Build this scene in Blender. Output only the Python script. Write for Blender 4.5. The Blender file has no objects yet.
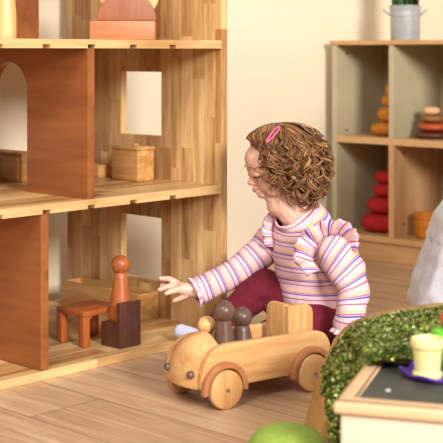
import bpy, bmesh, math, random
from math import sin, cos, pi, sqrt, radians, atan2
from mathutils import Vector, Matrix, noise

S = bpy.context.scene
COL = S.collection
rnd = random.Random(7)

# ------------------------------------------------------------------ camera, light, exposure
F = 1260.0            # focal length in pixels of the 443 px frame
EYE = 0.75            # camera height
HOR = 52.0            # row of the horizon
cd = bpy.data.cameras.new('camera'); cam = bpy.data.objects.new('camera', cd); COL.objects.link(cam)
cam.location = (0, 0, EYE); cam.rotation_euler = (pi / 2, 0, 0)
cd.sensor_width = 36; cd.lens = 36 * F / 443
cd.shift_y = -(221.5 - HOR) / 443
cd.dof.use_dof = True; cd.dof.focus_distance = 2.95; cd.dof.aperture_fstop = 5.6
S.camera = cam

w = bpy.data.worlds.new('world'); S.world = w; w.use_nodes = True
bg = w.node_tree.nodes['Background']; bg.inputs[0].default_value = (1.0, 0.97, 0.93, 1); bg.inputs[1].default_value = 0.34

def area(name, loc, target, size, energy, col=(1, 1, 1)):
    l = bpy.data.lights.new(name, 'AREA'); l.shape = 'SQUARE'; l.size = size; l.energy = energy; l.color = col
    o = bpy.data.objects.new(name, l); COL.objects.link(o); o.location = loc
    o.rotation_euler = (Vector(target) - Vector(loc)).to_track_quat('-Z', 'Y').to_euler()
    return o
area('window_light', (2.9, -2.6, 2.75), (0.1, 3.5, 0.4), 1.5, 520, (1.0, 0.965, 0.915))
area('fill_light', (-0.9, -0.2, 3.0), (0.0, 3.8, 0.3), 1.6, 105, (1.0, 0.97, 0.93))  # added fill from the left to lift the shaded sides, not a lamp of the room
S.view_settings.view_transform = 'Standard'; S.view_settings.look = 'None'
S.view_settings.gamma = 1.0; S.view_settings.exposure = 0.0; S.view_settings.use_curve_mapping = False

# ------------------------------------------------------------------ materials
def lin(c):
    return tuple(((v / 255) / 12.92 if v / 255 <= .04045 else ((v / 255 + .055) / 1.055) ** 2.4) for v in c) + (1,)

def mat(name, rough=.5, metal=0.0):
    m = bpy.data.materials.new(name); m.use_nodes = True
    nt = m.node_tree; b = nt.nodes['Principled BSDF']
    b.inputs['Roughness'].default_value = rough; b.inputs['Metallic'].default_value = metal
    return m, nt, b

def nd(nt, t, **k):
    n = nt.nodes.new(t)
    for a, v in k.items(): setattr(n, a, v)
    return n

def math_n(nt, op, a, b=None):
    n = nd(nt, 'ShaderNodeMath', operation=op)
    for i, v in enumerate((a, b)):
        if v is None: continue
        if isinstance(v, (int, float)): n.inputs[i].default_value = v
        else: nt.links.new(v, n.inputs[i])
    return n.outputs[0]

def ramp(nt, fac, stops, mode='LINEAR'):
    r = nd(nt, 'ShaderNodeValToRGB'); r.color_ramp.interpolation = mode
    e = r.color_ramp.elements
    while len(e) < len(stops): e.new(1)
    for i, (p, c) in enumerate(stops):
        e[i].position = p; e[i].color = c
    nt.links.new(fac, r.inputs[0]); return r.outputs[0]

def mapped(nt, scale):
    tc = nd(nt, 'ShaderNodeTexCoord'); mp = nd(nt, 'ShaderNodeMapping')
    mp.inputs['Scale'].default_value = scale
    nt.links.new(tc.outputs['Object'], mp.inputs['Vector']); return tc, mp

def wood(name, light, dark, axis=0, across=1, strip=None, length=.45, rough=.42, var=.16, fig=16, bump=.05):
    """grain along axis; strips laid side by side on the across axis"""
    m, nt, b = mat(name, rough)
    sc = [fig] * 3; sc[axis] = fig * .09
    tc, mp = mapped(nt, sc)
    off = None
    sep = nd(nt, 'ShaderNodeSeparateXYZ'); nt.links.new(tc.outputs['Object'], sep.inputs[0])
    if strip:
        ci = math_n(nt, 'FLOOR', math_n(nt, 'DIVIDE', math_n(nt, 'ADD', sep.outputs[across], 10.0 + strip * .37), strip))
        w1 = nd(nt, 'ShaderNodeTexWhiteNoise', noise_dimensions='1D'); nt.links.new(ci, w1.inputs['W'])
        gi = math_n(nt, 'FLOOR', math_n(nt, 'ADD', math_n(nt, 'DIVIDE', sep.outputs[axis], length), math_n(nt, 'MULTIPLY', w1.outputs[0], 7.0)))
        cmb = nd(nt, 'ShaderNodeCombineXYZ'); nt.links.new(ci, cmb.inputs[0]); nt.links.new(gi, cmb.inputs[1])
        w2 = nd(nt, 'ShaderNodeTexWhiteNoise', noise_dimensions='2D'); nt.links.new(cmb.outputs[0], w2.inputs['Vector'])
        off = w2.outputs[0]
        vadd = nd(nt, 'ShaderNodeVectorMath', operation='ADD'); sc2 = nd(nt, 'ShaderNodeVectorMath', operation='SCALE')
        nt.links.new(w2.outputs[1], sc2.inputs[0]); sc2.inputs['Scale'].default_value = 9.0
        nt.links.new(mp.outputs[0], vadd.inputs[0]); nt.links.new(sc2.outputs[0], vadd.inputs[1])
        vec = vadd.outputs[0]
    else:
        vec = mp.outputs[0]
    n1 = nd(nt, 'ShaderNodeTexNoise'); n1.inputs['Scale'].default_value = 1.0; n1.inputs['Detail'].default_value = 3
    n1.inputs['Distortion'].default_value = .7; nt.links.new(vec, n1.inputs['Vector'])
    wv = math_n(nt, 'PINGPONG', math_n(nt, 'MULTIPLY', n1.outputs[0], 5.0), 1.0)
    n2 = nd(nt, 'ShaderNodeTexNoise'); n2.inputs['Scale'].default_value = 7.0; n2.inputs['Detail'].default_value = 4
    nt.links.new(vec, n2.inputs['Vector'])
    f = math_n(nt, 'ADD', math_n(nt, 'MULTIPLY', wv, .38), math_n(nt, 'MULTIPLY', n2.outputs[0], .62))
    if off is not None:
        f = math_n(nt, 'ADD', math_n(nt, 'MULTIPLY', f, 1 - var * 2), math_n(nt, 'MULTIPLY', off, var * 2))
    c = ramp(nt, f, [(.24, lin(dark)), (.72, lin(light))])
    nt.links.new(c, b.inputs['Base Color'])
    bp = nd(nt, 'ShaderNodeBump'); bp.inputs['Strength'].default_value = bump; bp.inputs['Distance'].default_value = .002
    nt.links.new(n2.outputs[0], bp.inputs['Height']); nt.links.new(bp.outputs[0], b.inputs['Normal'])
    return m

def plain(name, col, rough=.5, metal=0.0, vary=.08, scale=40, bump=0.0, sheen=0.0, sub=0.0):
    m, nt, b = mat(name, rough, metal)
    tc, mp = mapped(nt, (scale,) * 3)
    n = nd(nt, 'ShaderNodeTexNoise'); n.inputs['Detail'].default_value = 4; n.inputs['Scale'].default_value = 1
    nt.links.new(mp.outputs[0], n.inputs['Vector'])
    lo = tuple(max(0, v * (1 - vary)) for v in col); hi = tuple(min(255, v * (1 + vary)) for v in col)
    nt.links.new(ramp(nt, n.outputs[0], [(.3, lin(lo)), (.7, lin(hi))]), b.inputs['Base Color'])
    if bump:
        bp = nd(nt, 'ShaderNodeBump'); bp.inputs['Strength'].default_value = bump; bp.inputs['Distance'].default_value = .003
        nt.links.new(n.outputs[0], bp.inputs['Height']); nt.links.new(bp.outputs[0], b.inputs['Normal'])
    if sheen: b.inputs['Sheen Weight'].default_value = sheen
    if sub:
        b.inputs['Subsurface Weight'].default_value = sub; b.inputs['Subsurface Scale'].default_value = .012
        b.inputs['Subsurface Radius'].default_value = (1, .35, .2)
    return m

RUB_L, RUB_D = (238, 200, 142), (168, 116, 62)
M = {}
M['panel'] = wood('oak_upright', RUB_L, RUB_D, axis=2, across=1, strip=.042, length=.30, var=.19)
M['shelf'] = wood('oak_shelf', RUB_L, RUB_D, axis=0, across=1, strip=.05, length=.35, var=.22)
M['stain'] = wood('stained_board', (160, 96, 50), (132, 72, 35), axis=1, across=2, fig=9, rough=.38)
M['toy_oak'] = wood('toy_oak', (222, 176, 112), (182, 126, 66), axis=1, across=2, strip=.03, var=.1)
M['car'] = wood('car_maple', (228, 180, 124), (200, 144, 88), axis=0, across=2, fig=22, rough=.33)
M['car_up'] = wood('car_maple_upright', (226, 178, 120), (200, 144, 88), axis=2, across=1, fig=26, rough=.36)
M['fender'] = wood('fender_beech', (190, 128, 84), (168, 104, 64), axis=0, across=2, fig=18, rough=.35)
M['orange'] = wood('orange_stain', (190, 108, 56), (160, 84, 40), axis=2, across=1, fig=18, rough=.33)
M['walnut'] = wood('dark_walnut', (96, 58, 44), (70, 40, 32), axis=2, across=1, fig=14, rough=.36)
M['grey_doll'] = wood('grey_brown_stain', (112, 84, 72), (92, 66, 56), axis=2, across=1, fig=22, rough=.36)
M['pale_doll'] = wood('pale_maple', (236, 192, 134), (214, 164, 102), axis=2, across=1, fig=22, rough=.35)
M['salmon'] = wood('salmon_wood', (200, 134, 92), (184, 114, 72), axis=0, across=2, fig=14, rough=.5)
M['salmon_d'] = wood('rosy_wood', (164, 102, 66), (146, 84, 50), axis=2, across=0, fig=14, rough=.5)
M['cab'] = wood('beech_cabinet', (214, 172, 122), (188, 142, 94), axis=0, across=1, fig=9, rough=.45)
M['cab_up'] = wood('beech_cabinet_upright', (206, 164, 116), (184, 138, 92), axis=2, across=1, fig=8, rough=.5)
M['sage'] = plain('sage_board', (184, 172, 140), .55, vary=.03, scale=6)
M['wall'] = plain('cream_plaster', (240, 226, 200), .8, vary=.012, scale=3)
M['steel'] = plain('steel', (170, 168, 165), .35, .9, vary=.05)
M['screw'] = plain('dark_screw', (70, 62, 56), .5, .4)
M['zinc'] = plain('galvanised_zinc', (164, 166, 170), .45, .12, vary=.05, scale=60)
M['soil'] = plain('soil', (50, 36, 26), .95, vary=.3, scale=120, bump=.6)
M['leaf'] = plain('leaf', (44, 66, 26), .45, vary=.35, scale=50)
M['ochre'] = plain('ochre_felt', (196, 122, 28), .85, vary=.1, scale=120, bump=.25)
M['red_felt'] = plain('red_felt', (172, 22, 26), .9, vary=.12, scale=140, bump=.3)
M['ochre_bowl'] = plain('ochre_glaze', (188, 112, 22), .75, vary=.12, scale=90, bump=.3)
M['st_a'] = plain('peach_stone', (226, 172, 128), .45, vary=.04)
M['st_b'] = plain('olive_stone', (132, 92, 48), .4, vary=.06)
M['st_c'] = plain('rust_stone', (176, 74, 36), .4, vary=.05)
M['st_d'] = plain('plum_stone', (88, 38, 30), .4, vary=.06)
M['skin'] = plain('skin', (240, 190, 168), .5, vary=.03, scale=25, sub=.12)
M['lip'] = plain('lip', (206, 122, 112), .45, vary=.05)
M['maroon'] = plain('maroon_jersey', (104, 8, 34), .9, vary=.05, scale=60, bump=.2)
M['sock'] = plain('lavender_sock', (206, 204, 226), .9, vary=.05, scale=150, bump=.3)
M['pink'] = plain('pink_clip', (226, 96, 150), .35, vary=.08)
M['blush'] = plain('blush_binding', (236, 200, 208), .85, vary=.04)
M['navy'] = plain('navy_trim', (52, 50, 96), .8, vary=.1)
M['eye_w'] = plain('eye_white', (225, 215, 208), .25, vary=.02)
M['eye_d'] = plain('eye_brown', (46, 28, 20), .2, vary=.1)
M['brow'] = plain('light_brow', (168, 118, 92), .7)
M['lash'] = plain('lash_brown', (92, 60, 42), .7)
M['grey_knit'] = plain('pale_grey_knit', (212, 210, 214), .92, vary=.03, scale=160, bump=.15)
M['grey_sweat'] = plain('pale_grey_sweatpants', (206, 204, 210), .92, vary=.03, scale=160, bump=.15)
M['dark_hair'] = plain('dark_hair', (70, 46, 30), .55, vary=.25, scale=150, bump=.4)
M['cream_paint'] = plain('cream_paint', (216, 199, 176), .6, vary=.02, scale=10)
M['rim'] = wood('table_rim', (226, 190, 150), (212, 172, 130), axis=0, across=1, fig=8, rough=.5)
M['chalk'] = plain('chalkboard', (66, 64, 58), .6, vary=.1, scale=30)
M['cup'] = plain('lemon_plastic', (230, 218, 154), .42, vary=.02, sub=.1)
M['purple'] = plain('purple_felt', (84, 40, 142), .75, vary=.08, scale=60)
M['lime'] = plain('lime_felt', (132, 154, 60), .92, vary=.06, scale=150, bump=.3)
M['green_pl'] = plain('bright_green_plastic', (96, 196, 40), .4, vary=.04)
M['terra'] = plain('terracotta_ball', (176, 92, 52), .6, vary=.06)
M['board'] = wood('balance_board', (192, 152, 86), (160, 120, 60), axis=1, across=0, fig=8, rough=.5)
M['white_disc'] = plain('white_sequin', (225, 228, 235), .25, vary=.02)

def floor_mat():
    m, nt, b = mat('oak_floor', .42)
    tc = nd(nt, 'ShaderNodeTexCoord')
    br = nd(nt, 'ShaderNodeTexBrick'); br.offset = .37; br.inputs['Scale'].default_value = 1
    br.inputs['Mortar Size'].default_value = .0016; br.inputs['Mortar Smooth'].default_value = .3
    br.inputs['Brick Width'].default_value = 1.25; br.inputs['Row Height'].default_value = .19
    br.inputs['Color1'].default_value = (0, 0, 0, 1); br.inputs['Color2'].default_value = (1, 1, 1, 1); br.inputs['Mortar'].default_value = (.5, .5, .5, 1)
    nt.links.new(tc.outputs['Object'], br.inputs['Vector'])
    mp = nd(nt, 'ShaderNodeMapping'); mp.inputs['Scale'].default_value = (1.1, 17, 17)
    nt.links.new(tc.outputs['Object'], mp.inputs['Vector'])
    add = nd(nt, 'ShaderNodeVectorMath', operation='ADD'); s3 = nd(nt, 'ShaderNodeVectorMath', operation='SCALE'); s3.inputs['Scale'].default_value = 23
    nt.links.new(br.outputs['Color'], s3.inputs[0]); nt.links.new(mp.outputs[0], add.inputs[0]); nt.links.new(s3.outputs[0], add.inputs[1])
    n1 = nd(nt, 'ShaderNodeTexNoise'); n1.inputs['Scale'].default_value = 1; n1.inputs['Detail'].default_value = 3; n1.inputs['Distortion'].default_value = .9
    nt.links.new(add.outputs[0], n1.inputs['Vector'])
    n2 = nd(nt, 'ShaderNodeTexNoise'); n2.inputs['Scale'].default_value = 8; n2.inputs['Detail'].default_value = 4
    nt.links.new(add.outputs[0], n2.inputs['Vector'])
    wv = math_n(nt, 'PINGPONG', math_n(nt, 'MULTIPLY', n1.outputs[0], 4.0), 1.0)
    f = math_n(nt, 'ADD', math_n(nt, 'MULTIPLY', wv, .4), math_n(nt, 'MULTIPLY', n2.outputs[0], .45))
    sp = nd(nt, 'ShaderNodeSeparateXYZ'); nt.links.new(br.outputs['Color'], sp.inputs[0])
    f = math_n(nt, 'ADD', f, math_n(nt, 'MULTIPLY', sp.outputs[0], .18))
    c = ramp(nt, f, [(.15, lin((160, 124, 92))), (.5, lin((202, 166, 130))), (.9, lin((224, 192, 158)))])
    mx = nd(nt, 'ShaderNodeMix', data_type='RGBA'); nt.links.new(br.outputs['Fac'], mx.inputs['Factor'])
    nt.links.new(c, mx.inputs[6]); mx.inputs[7].default_value = lin((124, 92, 66))
    nt.links.new(mx.outputs[2], b.inputs['Base Color'])
    bp = nd(nt, 'ShaderNodeBump'); bp.inputs['Strength'].default_value = .08; bp.inputs['Distance'].default_value = .002
    nt.links.new(n2.outputs[0], bp.inputs['Height']); nt.links.new(bp.outputs[0], b.inputs['Normal'])
    return m
M['floor'] = floor_mat()

def stripe_mat():
    m, nt, b = mat('striped_jersey', .85)
    uv = nd(nt, 'ShaderNodeUVMap'); sp = nd(nt, 'ShaderNodeSeparateXYZ'); nt.links.new(uv.outputs[0], sp.inputs[0])
    fr = math_n(nt, 'FRACT', math_n(nt, 'DIVIDE', sp.outputs[1], .036))
    base = lin((232, 196, 209))
    c = ramp(nt, fr, [(0, base), (.14, lin((240, 198, 116))), (.24, base), (.30, lin((206, 78, 120))), (.36, lin((220, 184, 218))), (.41, lin((68, 78, 168))),
                      (.485, base), (.73, lin((172, 66, 62))), (.795, base)], 'CONSTANT')
    nt.links.new(c, b.inputs['Base Color'])
    tc, mp = mapped(nt, (26, 26, 14)); n = nd(nt, 'ShaderNodeTexNoise'); n.inputs['Scale'].default_value = 1; n.inputs['Detail'].default_value = 3
    n.inputs['Distortion'].default_value = .6
    nt.links.new(mp.outputs[0], n.inputs['Vector'])
    bp = nd(nt, 'ShaderNodeBump'); bp.inputs['Strength'].default_value = .6; bp.inputs['Distance'].default_value = .006
    nt.links.new(n.outputs[0], bp.inputs['Height']); nt.links.new(bp.outputs[0], b.inputs['Normal'])
    return m
M['stripe'] = stripe_mat()

def island_mat(name, stops, rough, metal=0.0):
    m, nt, b = mat(name, rough, metal)
    g = nd(nt, 'ShaderNodeNewGeometry')
    nt.links.new(ramp(nt, g.outputs['Random Per Island'], stops), b.inputs['Base Color'])
    return m
M['hair'] = island_mat('curly_hair', [(0, lin((70, 42, 24))), (.5, lin((116, 74, 42))), (.82, lin((156, 106, 60))), (1, lin((200, 150, 92)))], .42)
M['hair_base'] = plain('brown_hair_base', (84, 54, 32), .6, vary=.25, scale=120, bump=.4)
M['sequin'] = island_mat('green_sequins', [(0, lin((58, 68, 18))), (.5, lin((116, 132, 46))), (.86, lin((160, 174, 84))), (1, lin((220, 228, 170)))], .16, .5)
M['fabric'] = plain('green_net', (60, 76, 22), .8, vary=.3, scale=60)

# ------------------------------------------------------------------ builders
def tag(o, label=None, cat=None, group=None, kind=None):
    if label: o['label'] = label
    if cat: o['category'] = cat
    if group: o['group'] = group
    if kind: o['kind'] = kind
    return o

XF = {}
def thing(name, label, cat, loc, rz=0.0, group=None):
    o = bpy.data.objects.new(name, None); COL.objects.link(o); o.empty_display_size = .02
    o.location = loc; o.rotation_euler = (0, 0, rz)
    XF[o] = Matrix.Translation(Vector(loc)) @ Matrix.Rotation(rz, 4, 'Z')
    return tag(o, label, cat, group)

def fin(name, bm, m, parent=None, smooth=True, world=False, angle=35):
    bmesh.ops.recalc_face_normals(bm, faces=bm.faces)
    me = bpy.data.meshes.new(name); bm.to_mesh(me); bm.free()
    return link(name, me, m, parent, smooth, world, angle)

def link(name, me, m, parent=None, smooth=True, world=False, angle=35):
    if world and parent is not None:
        top = parent
        while top not in XF: top = top.parent
        me.transform(XF[top].inverted())
    o = bpy.data.objects.new(name, me); COL.objects.link(o)
    me.materials.append(m)
    if smooth:
        me.shade_smooth()
        if angle < 180: me.set_sharp_from_angle(angle=radians(angle))
    if parent is not None: o.parent = parent
    return o

def box(bm, x0, x1, y0, y1, z0, z1, bev=.0, seg=2):
    vs = [bm.verts.new(p) for p in ((x0, y0, z0), (x1, y0, z0), (x1, y1, z0), (x0, y1, z0), (x0, y0, z1), (x1, y0, z1), (x1, y1, z1), (x0, y1, z1))]
    fs = [bm.faces.new([vs[i] for i in f]) for f in ((0, 3, 2, 1), (4, 5, 6, 7), (0, 1, 5, 4), (1, 2, 6, 5), (2, 3, 7, 6), (3, 0, 4, 7))]
    if bev:
        es = list({e for f in fs for e in f.edges})
        bmesh.ops.bevel(bm, geom=es, offset=bev, segments=seg, affect='EDGES', profile=.5)
    return bm

def bx(*a, bev=.003, seg=2):
    return box(bmesh.new(), *a, bev=bev, seg=seg)

def lathe(prof, n=32, bm=None, mx=None):
    """profile of (r, z); closed at the ends where r is 0"""
    bm = bm or bmesh.new(); mx = mx or Matrix()
    rings = []
    for r, z in prof:
        if r < 1e-6: rings.append([bm.verts.new(mx @ Vector((0, 0, z)))])
        else: rings.append([bm.verts.new(mx @ Vector((r * cos(2 * pi * k / n), r * sin(2 * pi * k / n), z))) for k in range(n)])
    for a, b in zip(rings, rings[1:]):
        for k in range(n):
            k2 = (k + 1) % n
            if len(a) == 1 and len(b) == 1: continue
            if len(a) == 1: bm.faces.new((a[0], b[k], b[k2]))
            elif len(b) == 1: bm.faces.new((a[k], b[0], a[k2]))
            else: bm.faces.new((a[k], b[k], b[k2], a[k2]))
    return bm

def ball_prof(r, zc, n=14, sq=1.0):
    return [(r * sin(pi * i / n) if 0 < i < n else 0, zc - r * sq * cos(pi * i / n)) for i in range(n + 1)]

def pebble_prof(r, h, z0, n=16, e=.7):
    out = []
    for i in range(n + 1):
        a = -pi / 2 + pi * i / n
        c, s_ = abs(cos(a)) ** e, sin(a)
        out.append((r * c if 0 < i < n else 0, z0 + h / 2 + h / 2 * s_))
    return out

def prism(pts, d0, d1, axis, bm=None, bev=0.0):
    """polygon in the two other axes (in cyclic a,b order) extruded from d0 to d1 along axis"""
    bm = bm or bmesh.new()
    def P(a, b, d):
        return {0: (d, a, b), 1: (a, d, b), 2: (a, b, d)}[axis]
    v = [bm.verts.new(P(a, b, d0)) for a, b in pts]
    f = bm.faces.new(v)
    r = bmesh.ops.extrude_face_region(bm, geom=[f])
    off = Vector(P(0, 0, d1 - d0))
    nv = [g for g in r['geom'] if isinstance(g, bmesh.types.BMVert)]
    bmesh.ops.translate(bm, verts=nv, vec=off)
    bmesh.ops.recalc_face_normals(bm, faces=bm.faces)
    if bev:
        es = [e for e in bm.edges if len(e.link_faces) == 2 and e.calc_face_angle() > 1.2]
        bmesh.ops.bevel(bm, geom=es, offset=bev, segments=2, affect='EDGES', profile=.5, clamp_overlap=True)
    return bm

def tube(path, rad, n=8, bm=None, closed=False):
    bm = bm or bmesh.new()
    path = [Vector(p) for p in path]; N = len(path)
    rings = []; prev = None
    for i, p in enumerate(path):
        a = path[(i - 1) % N] if (closed or i > 0) else p
        b = path[(i + 1) % N] if (closed or i < N - 1) else p
        t = (b - a).normalized()
        if prev is None:
            up = Vector((0, 0, 1)) if abs(t.z) < .9 else Vector((1, 0, 0))
            x = t.cross(up).normalized()
        else:
            x = (prev - t * prev.dot(t)).normalized()
        prev = x; y = t.cross(x)
        r = rad[i] if isinstance(rad, (list, tuple)) else rad
        rings.append([bm.verts.new(p + x * (r * cos(2 * pi * k / n)) + y * (r * sin(2 * pi * k / n))) for k in range(n)])
    pairs = list(zip(rings, rings[1:]))
    if closed: pairs.append((rings[-1], rings[0]))
    for a, b in pairs:
        for k in range(n):
            bm.faces.new((a[k], a[(k + 1) % n], b[(k + 1) % n], b[k]))
    if not closed:
        bm.faces.new(rings[0][::-1]); bm.faces.new(rings[-1])
    return bm

def catmull(pts, per=6):
    """pts: list of equal-length tuples"""
    out = []; n = len(pts)
    for i in range(n - 1):
        p0, p1, p2, p3 = pts[max(i - 1, 0)], pts[i], pts[i + 1], pts[min(i + 2, n - 1)]
        for k in range(per):
            t = k / per
            out.append(tuple(.5 * (2 * b + (c - a) * t + (2 * a - 5 * b + 4 * c - d) * t * t + (3 * b - a - 3 * c + d) * t ** 3) for a, b, c, d in zip(p0, p1, p2, p3)))
    out.append(tuple(pts[-1])); return out

def P(px, py, Y):
    return Vector(((px - 221.5) / F * Y, Y, EYE - (py - HOR) / F * Y))

# ------------------------------------------------------------------ setting
A_H = atan2(.723, .691)                       # doll's house facade direction
HX = Matrix.Translation((0, 3.30, 0)) @ Matrix.Rotation(A_H, 4, 'Z')
def H(s, t, z=0): return HX @ Vector((s, t, z))
A_C = atan2(-.691, .723)                      # cabinet direction

o = fin('floor', bx(-3.2, 4.2, -3.6, 5.2, -.03, 0, bev=0), M['floor'], smooth=False)
o.rotation_euler.z = A_C; tag(o, kind='structure')
o.location = (0, 3.0, 0)
wb = fin('wall_back', bx(-3.0, 3.3, .695, .795, 0, 2.6, bev=0), M['wall'], smooth=False)
wb.matrix_world = HX; tag(wb, kind='structure')
wr = fin('wall_right', bx(3.2, 3.3, -3.6, .695, 0, 2.6, bev=0), M['wall'], smooth=False)
wr.matrix_world = HX; tag(wr, kind='structure')

# ------------------------------------------------------------------ doll's house
house = thing('dolls_house', 'large open oak dolls house with brown partitions beside the girl', "doll's house", HX.translation, A_H)
HW, HD = 1.13, .634
Z = [(0.0, .021), (.380, .402), (.759, .780), (1.138, 1.16)]

def holed_panel(x0, x1, ts, zs, holes):
    bm = bmesh.new(); V = {}
    for i, t in enumerate(ts):
        for j, z in enumerate(zs): V[i, j] = bm.verts.new((x0, t, z))
    for i in range(len(ts) - 1):
        for j in range(len(zs) - 1):
            c = ((ts[i] + ts[i + 1]) / 2, (zs[j] + zs[j + 1]) / 2)
            if any(a < c[0] < b and d < c[1] < e for a, b, d, e in holes): continue
            bm.faces.new((V[i, j], V[i + 1, j], V[i + 1, j + 1], V[i, j + 1]))
    bmesh.ops.delete(bm, geom=[v for v in bm.verts if not v.link_faces], context='VERTS')
    r = bmesh.ops.extrude_face_region(bm, geom=list(bm.faces))
    bmesh.ops.translate(bm, verts=[g for g in r['geom'] if isinstance(g, bmesh.types.BMVert)], vec=(x1 - x0, 0, 0))
    bmesh.ops.dissolve_limit(bm, angle_limit=.01, verts=bm.verts, edges=bm.edges)
    bmesh.ops.recalc_face_normals(bm, faces=bm.faces)
    es = [e for e in bm.edges if len(e.link_faces) == 2 and e.calc_face_angle() > 1.2]
    bmesh.ops.bevel(bm, geom=es, offset=.003, segments=2, affect='EDGES', profile=.5)
    return bm
ts = [0, .230, .394, HD]
zs = [0, .12, .293, .519, .695, .90, 1.07, 1.16]
wins = [(.230, .394, .12, .293), (.230, .394, .519, .695), (.230, .394, .90, 1.07)]
fin('side_panel', holed_panel(0, .023, ts, zs, wins), M['panel'], house, angle=30)
fin('side_panel', holed_panel(-HW - .023, -HW, ts, zs, wins), M['panel'], house, angle=30)

slots = [-.177 - .134 * k for k in range(7)]
def shelf_bm(z0, z1, slot):
    """board with half-height slots cut in the underside of the front edge"""
    if not slot: return bx(-HW, 0, 0, HD, z0, z1, bev=.002)
    bm = bmesh.new(); mid = z0 + .009
    pts = [(-HW, z0)]
    for s in reversed(slots):
        if s - .011 > -HW: pts += [(s - .011, z0), (s - .011, mid), (s + .011, mid), (s + .011, z0)]
    pts += [(0, z0), (0, z1), (-HW, z1)]
    prism(pts, 0, .05, 1, bm)
    box(bm, -HW, 0, .05, HD, z0, z1)
    return bm
for i, (a, b) in enumerate(Z):
    fin('base_board' if i == 0 else 'shelf', shelf_bm(a, b, i in (1, 2)), M['shelf'], house, smooth=False)

def arch_panel(s0, s1, t0, t1, z0, z1, ta, tb, top):
    r = (tb - ta) / 2; c = (ta + tb) / 2; sp = top - r
    pts = [(t0, z0), (ta, z0)] + [(c - r * cos(pi * k / 20), sp + r * sin(pi * k / 20)) for k in range(21)] + [(tb, z0), (t1, z0), (t1, z1), (t0, z1)]
    return prism(pts, s0, s1, 0)
p = fin('partition', arch_panel(-.4556, -.434, .002, .60, .4025, .7585, .233, .381, .725), M['stain'], house)
p['label'] = 'brown partition with an arched doorway on the middle floor'
p = fin('partition', bx(-.592, -.570, .003, .60, .0215, .3795, bev=.0015), M['stain'], house, smooth=False)
p['label'] = 'plain brown partition on the ground floor'
p = fin('partition', bx(-.80, -.256, .44, .46, .7805, 1.137, bev=.0015), M['stain'], house, smooth=False)
p['label'] = 'brown board across the top floor'

# ------------------------------------------------------------------ low cabinet
C0 = Vector((.408, 4.655, 0))
cab = thing('low_cabinet', 'low beech and sage open cabinet standing end-on to the cream wall', 'cabinet', C0, A_C)
CW, CD, CT = .86, .31, .792
fin('top_board', bx(-.008, CW + .008, -.006, CD, .776, CT, bev=.002), M['cab'], cab, smooth=False)
fin('shelf_board', bx(.022, CW - .022, .002, CD - .01, .419, .442, bev=.001), M['cab'], cab, smooth=False)
fin('bottom_board', bx(.022, CW - .022, .0, CD - .01, .069, .0885, bev=.001), M['cab'], cab, smooth=False)
fin('plinth', bx(.022, CW - .022, .012, .03, 0, .069, bev=.001), M['cab'], cab, smooth=False)
fin('side_board', bx(0, .022, 0, CD, 0, .776, bev=.001), M['sage'], cab, smooth=False)
fin('side_board', bx(CW - .022, CW, 0, CD, 0, .776, bev=.001), M['sage'], cab, smooth=False)
fin('back_board', bx(.022, CW - .022, CD - .01, CD - .002, .069, .776, bev=0), M['sage'], cab, smooth=False)
for k in (1, 2):
    x = .256 + (k - 1) * .40
    fin('upper_divider', bx(x, x + .021, .002, CD - .01, .442, .776, bev=.001), M['sage'], cab, smooth=False)
    fin('lower_divider', bx(x, x + .023, .001, CD - .01, .0885, .419, bev=.001), M['cab_up'], cab, smooth=False)
def screw(x, y, z):
    mx = Matrix.Translation((x, y, z)) @ Matrix.Rotation(pi / 2, 4, 'Y')
    fin('screw', lathe([(0, .0025), (.004, .0025), (.005, 0), (0, 0)][::-1], 12, None, mx), M['screw'], cab)
screw(.279, .06, .39); screw(.279, .06, .135); screw(.022, .06, .745); screw(.022, .06, .46)
def C(x, y, z=0): return Matrix.Translation(C0) @ Matrix.Rotation(A_C, 4, 'Z') @ Vector((x, y, z))

def stack(x, y, z, items, name, cat, group):
    for (r, h, m, lab, dx, e) in items:
        p = C(x + dx, y, z)
        o = fin(name, lathe(pebble_prof(r, h, 0, 18, e), 36), m)
        o.location = p; o.rotation_euler.z = rnd.uniform(0, 3)
        tag(o, lab, cat, group); z += h
stack(.163, .125, .442, [
    (.064, .050, M['ochre'], 'widest ochre felt pebble at the bottom of the ochre stack', 0, .55),
    (.047, .057, M['ochre'], 'second ochre felt pebble up, egg shaped', .01, .7),
    (.034, .045, M['ochre'], 'third ochre felt pebble up, small and round', .012, .75),
    (.018, .036, M['ochre'], 'tiny ochre felt pebble on top of the ochre stack', .012, .85)], 'felt_pebble', 'pebble', 'ochre felt pebbles')
stack(.143, .135, .0885, [
    (.090, .068, M['red_felt'], 'biggest red felt pebble at the bottom of the red stack', 0, .5),
    (.074, .060, M['red_felt'], 'second red felt pebble from the shelf', .004, .5),
    (.055, .050, M['red_felt'], 'third red felt pebble from the shelf', .01, .55),
    (.047, .046, M['red_felt'], 'smallest red felt pebble topping the red stack', .008, .6)], 'felt_pebble', 'pebble', 'red felt pebbles')
stack(.364, .115, .442, [
    (.066, .027, M['st_d'], 'plum brown pebble at the bottom of the smooth stack', 0, .45),
    (.054, .030, M['st_c'], 'rust orange smooth pebble second from the shelf', .004, .45),
    (.045, .028, M['st_b'], 'olive brown smooth pebble under the peach one', .002, .45),
    (.031, .028, M['st_a'], 'peach coloured smooth pebble topping its stack', -.004, .4)], 'smooth_pebble', 'pebble', 'smooth stacking pebbles')
bw = thing('bowl', 'round ochre bowl on the bottom shelf of the cabinet', 'bowl', C(.362, .125, .0885))
fin('bowl_wall', lathe([(0, 0), (.062, 0), (.068, .006), (.071, .04), (.071, .08), (.068, .085), (.064, .082), (.062, .03), (.058, .014), (0, .012)], 40), M['ochre_bowl'], bw)
fin('rim_band', lathe([(.0705, .068), (.0735, .070), (.0740, .082), (.0705, .086), (.0660, .085)], 40), M['ochre_bowl'], bw)
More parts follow.
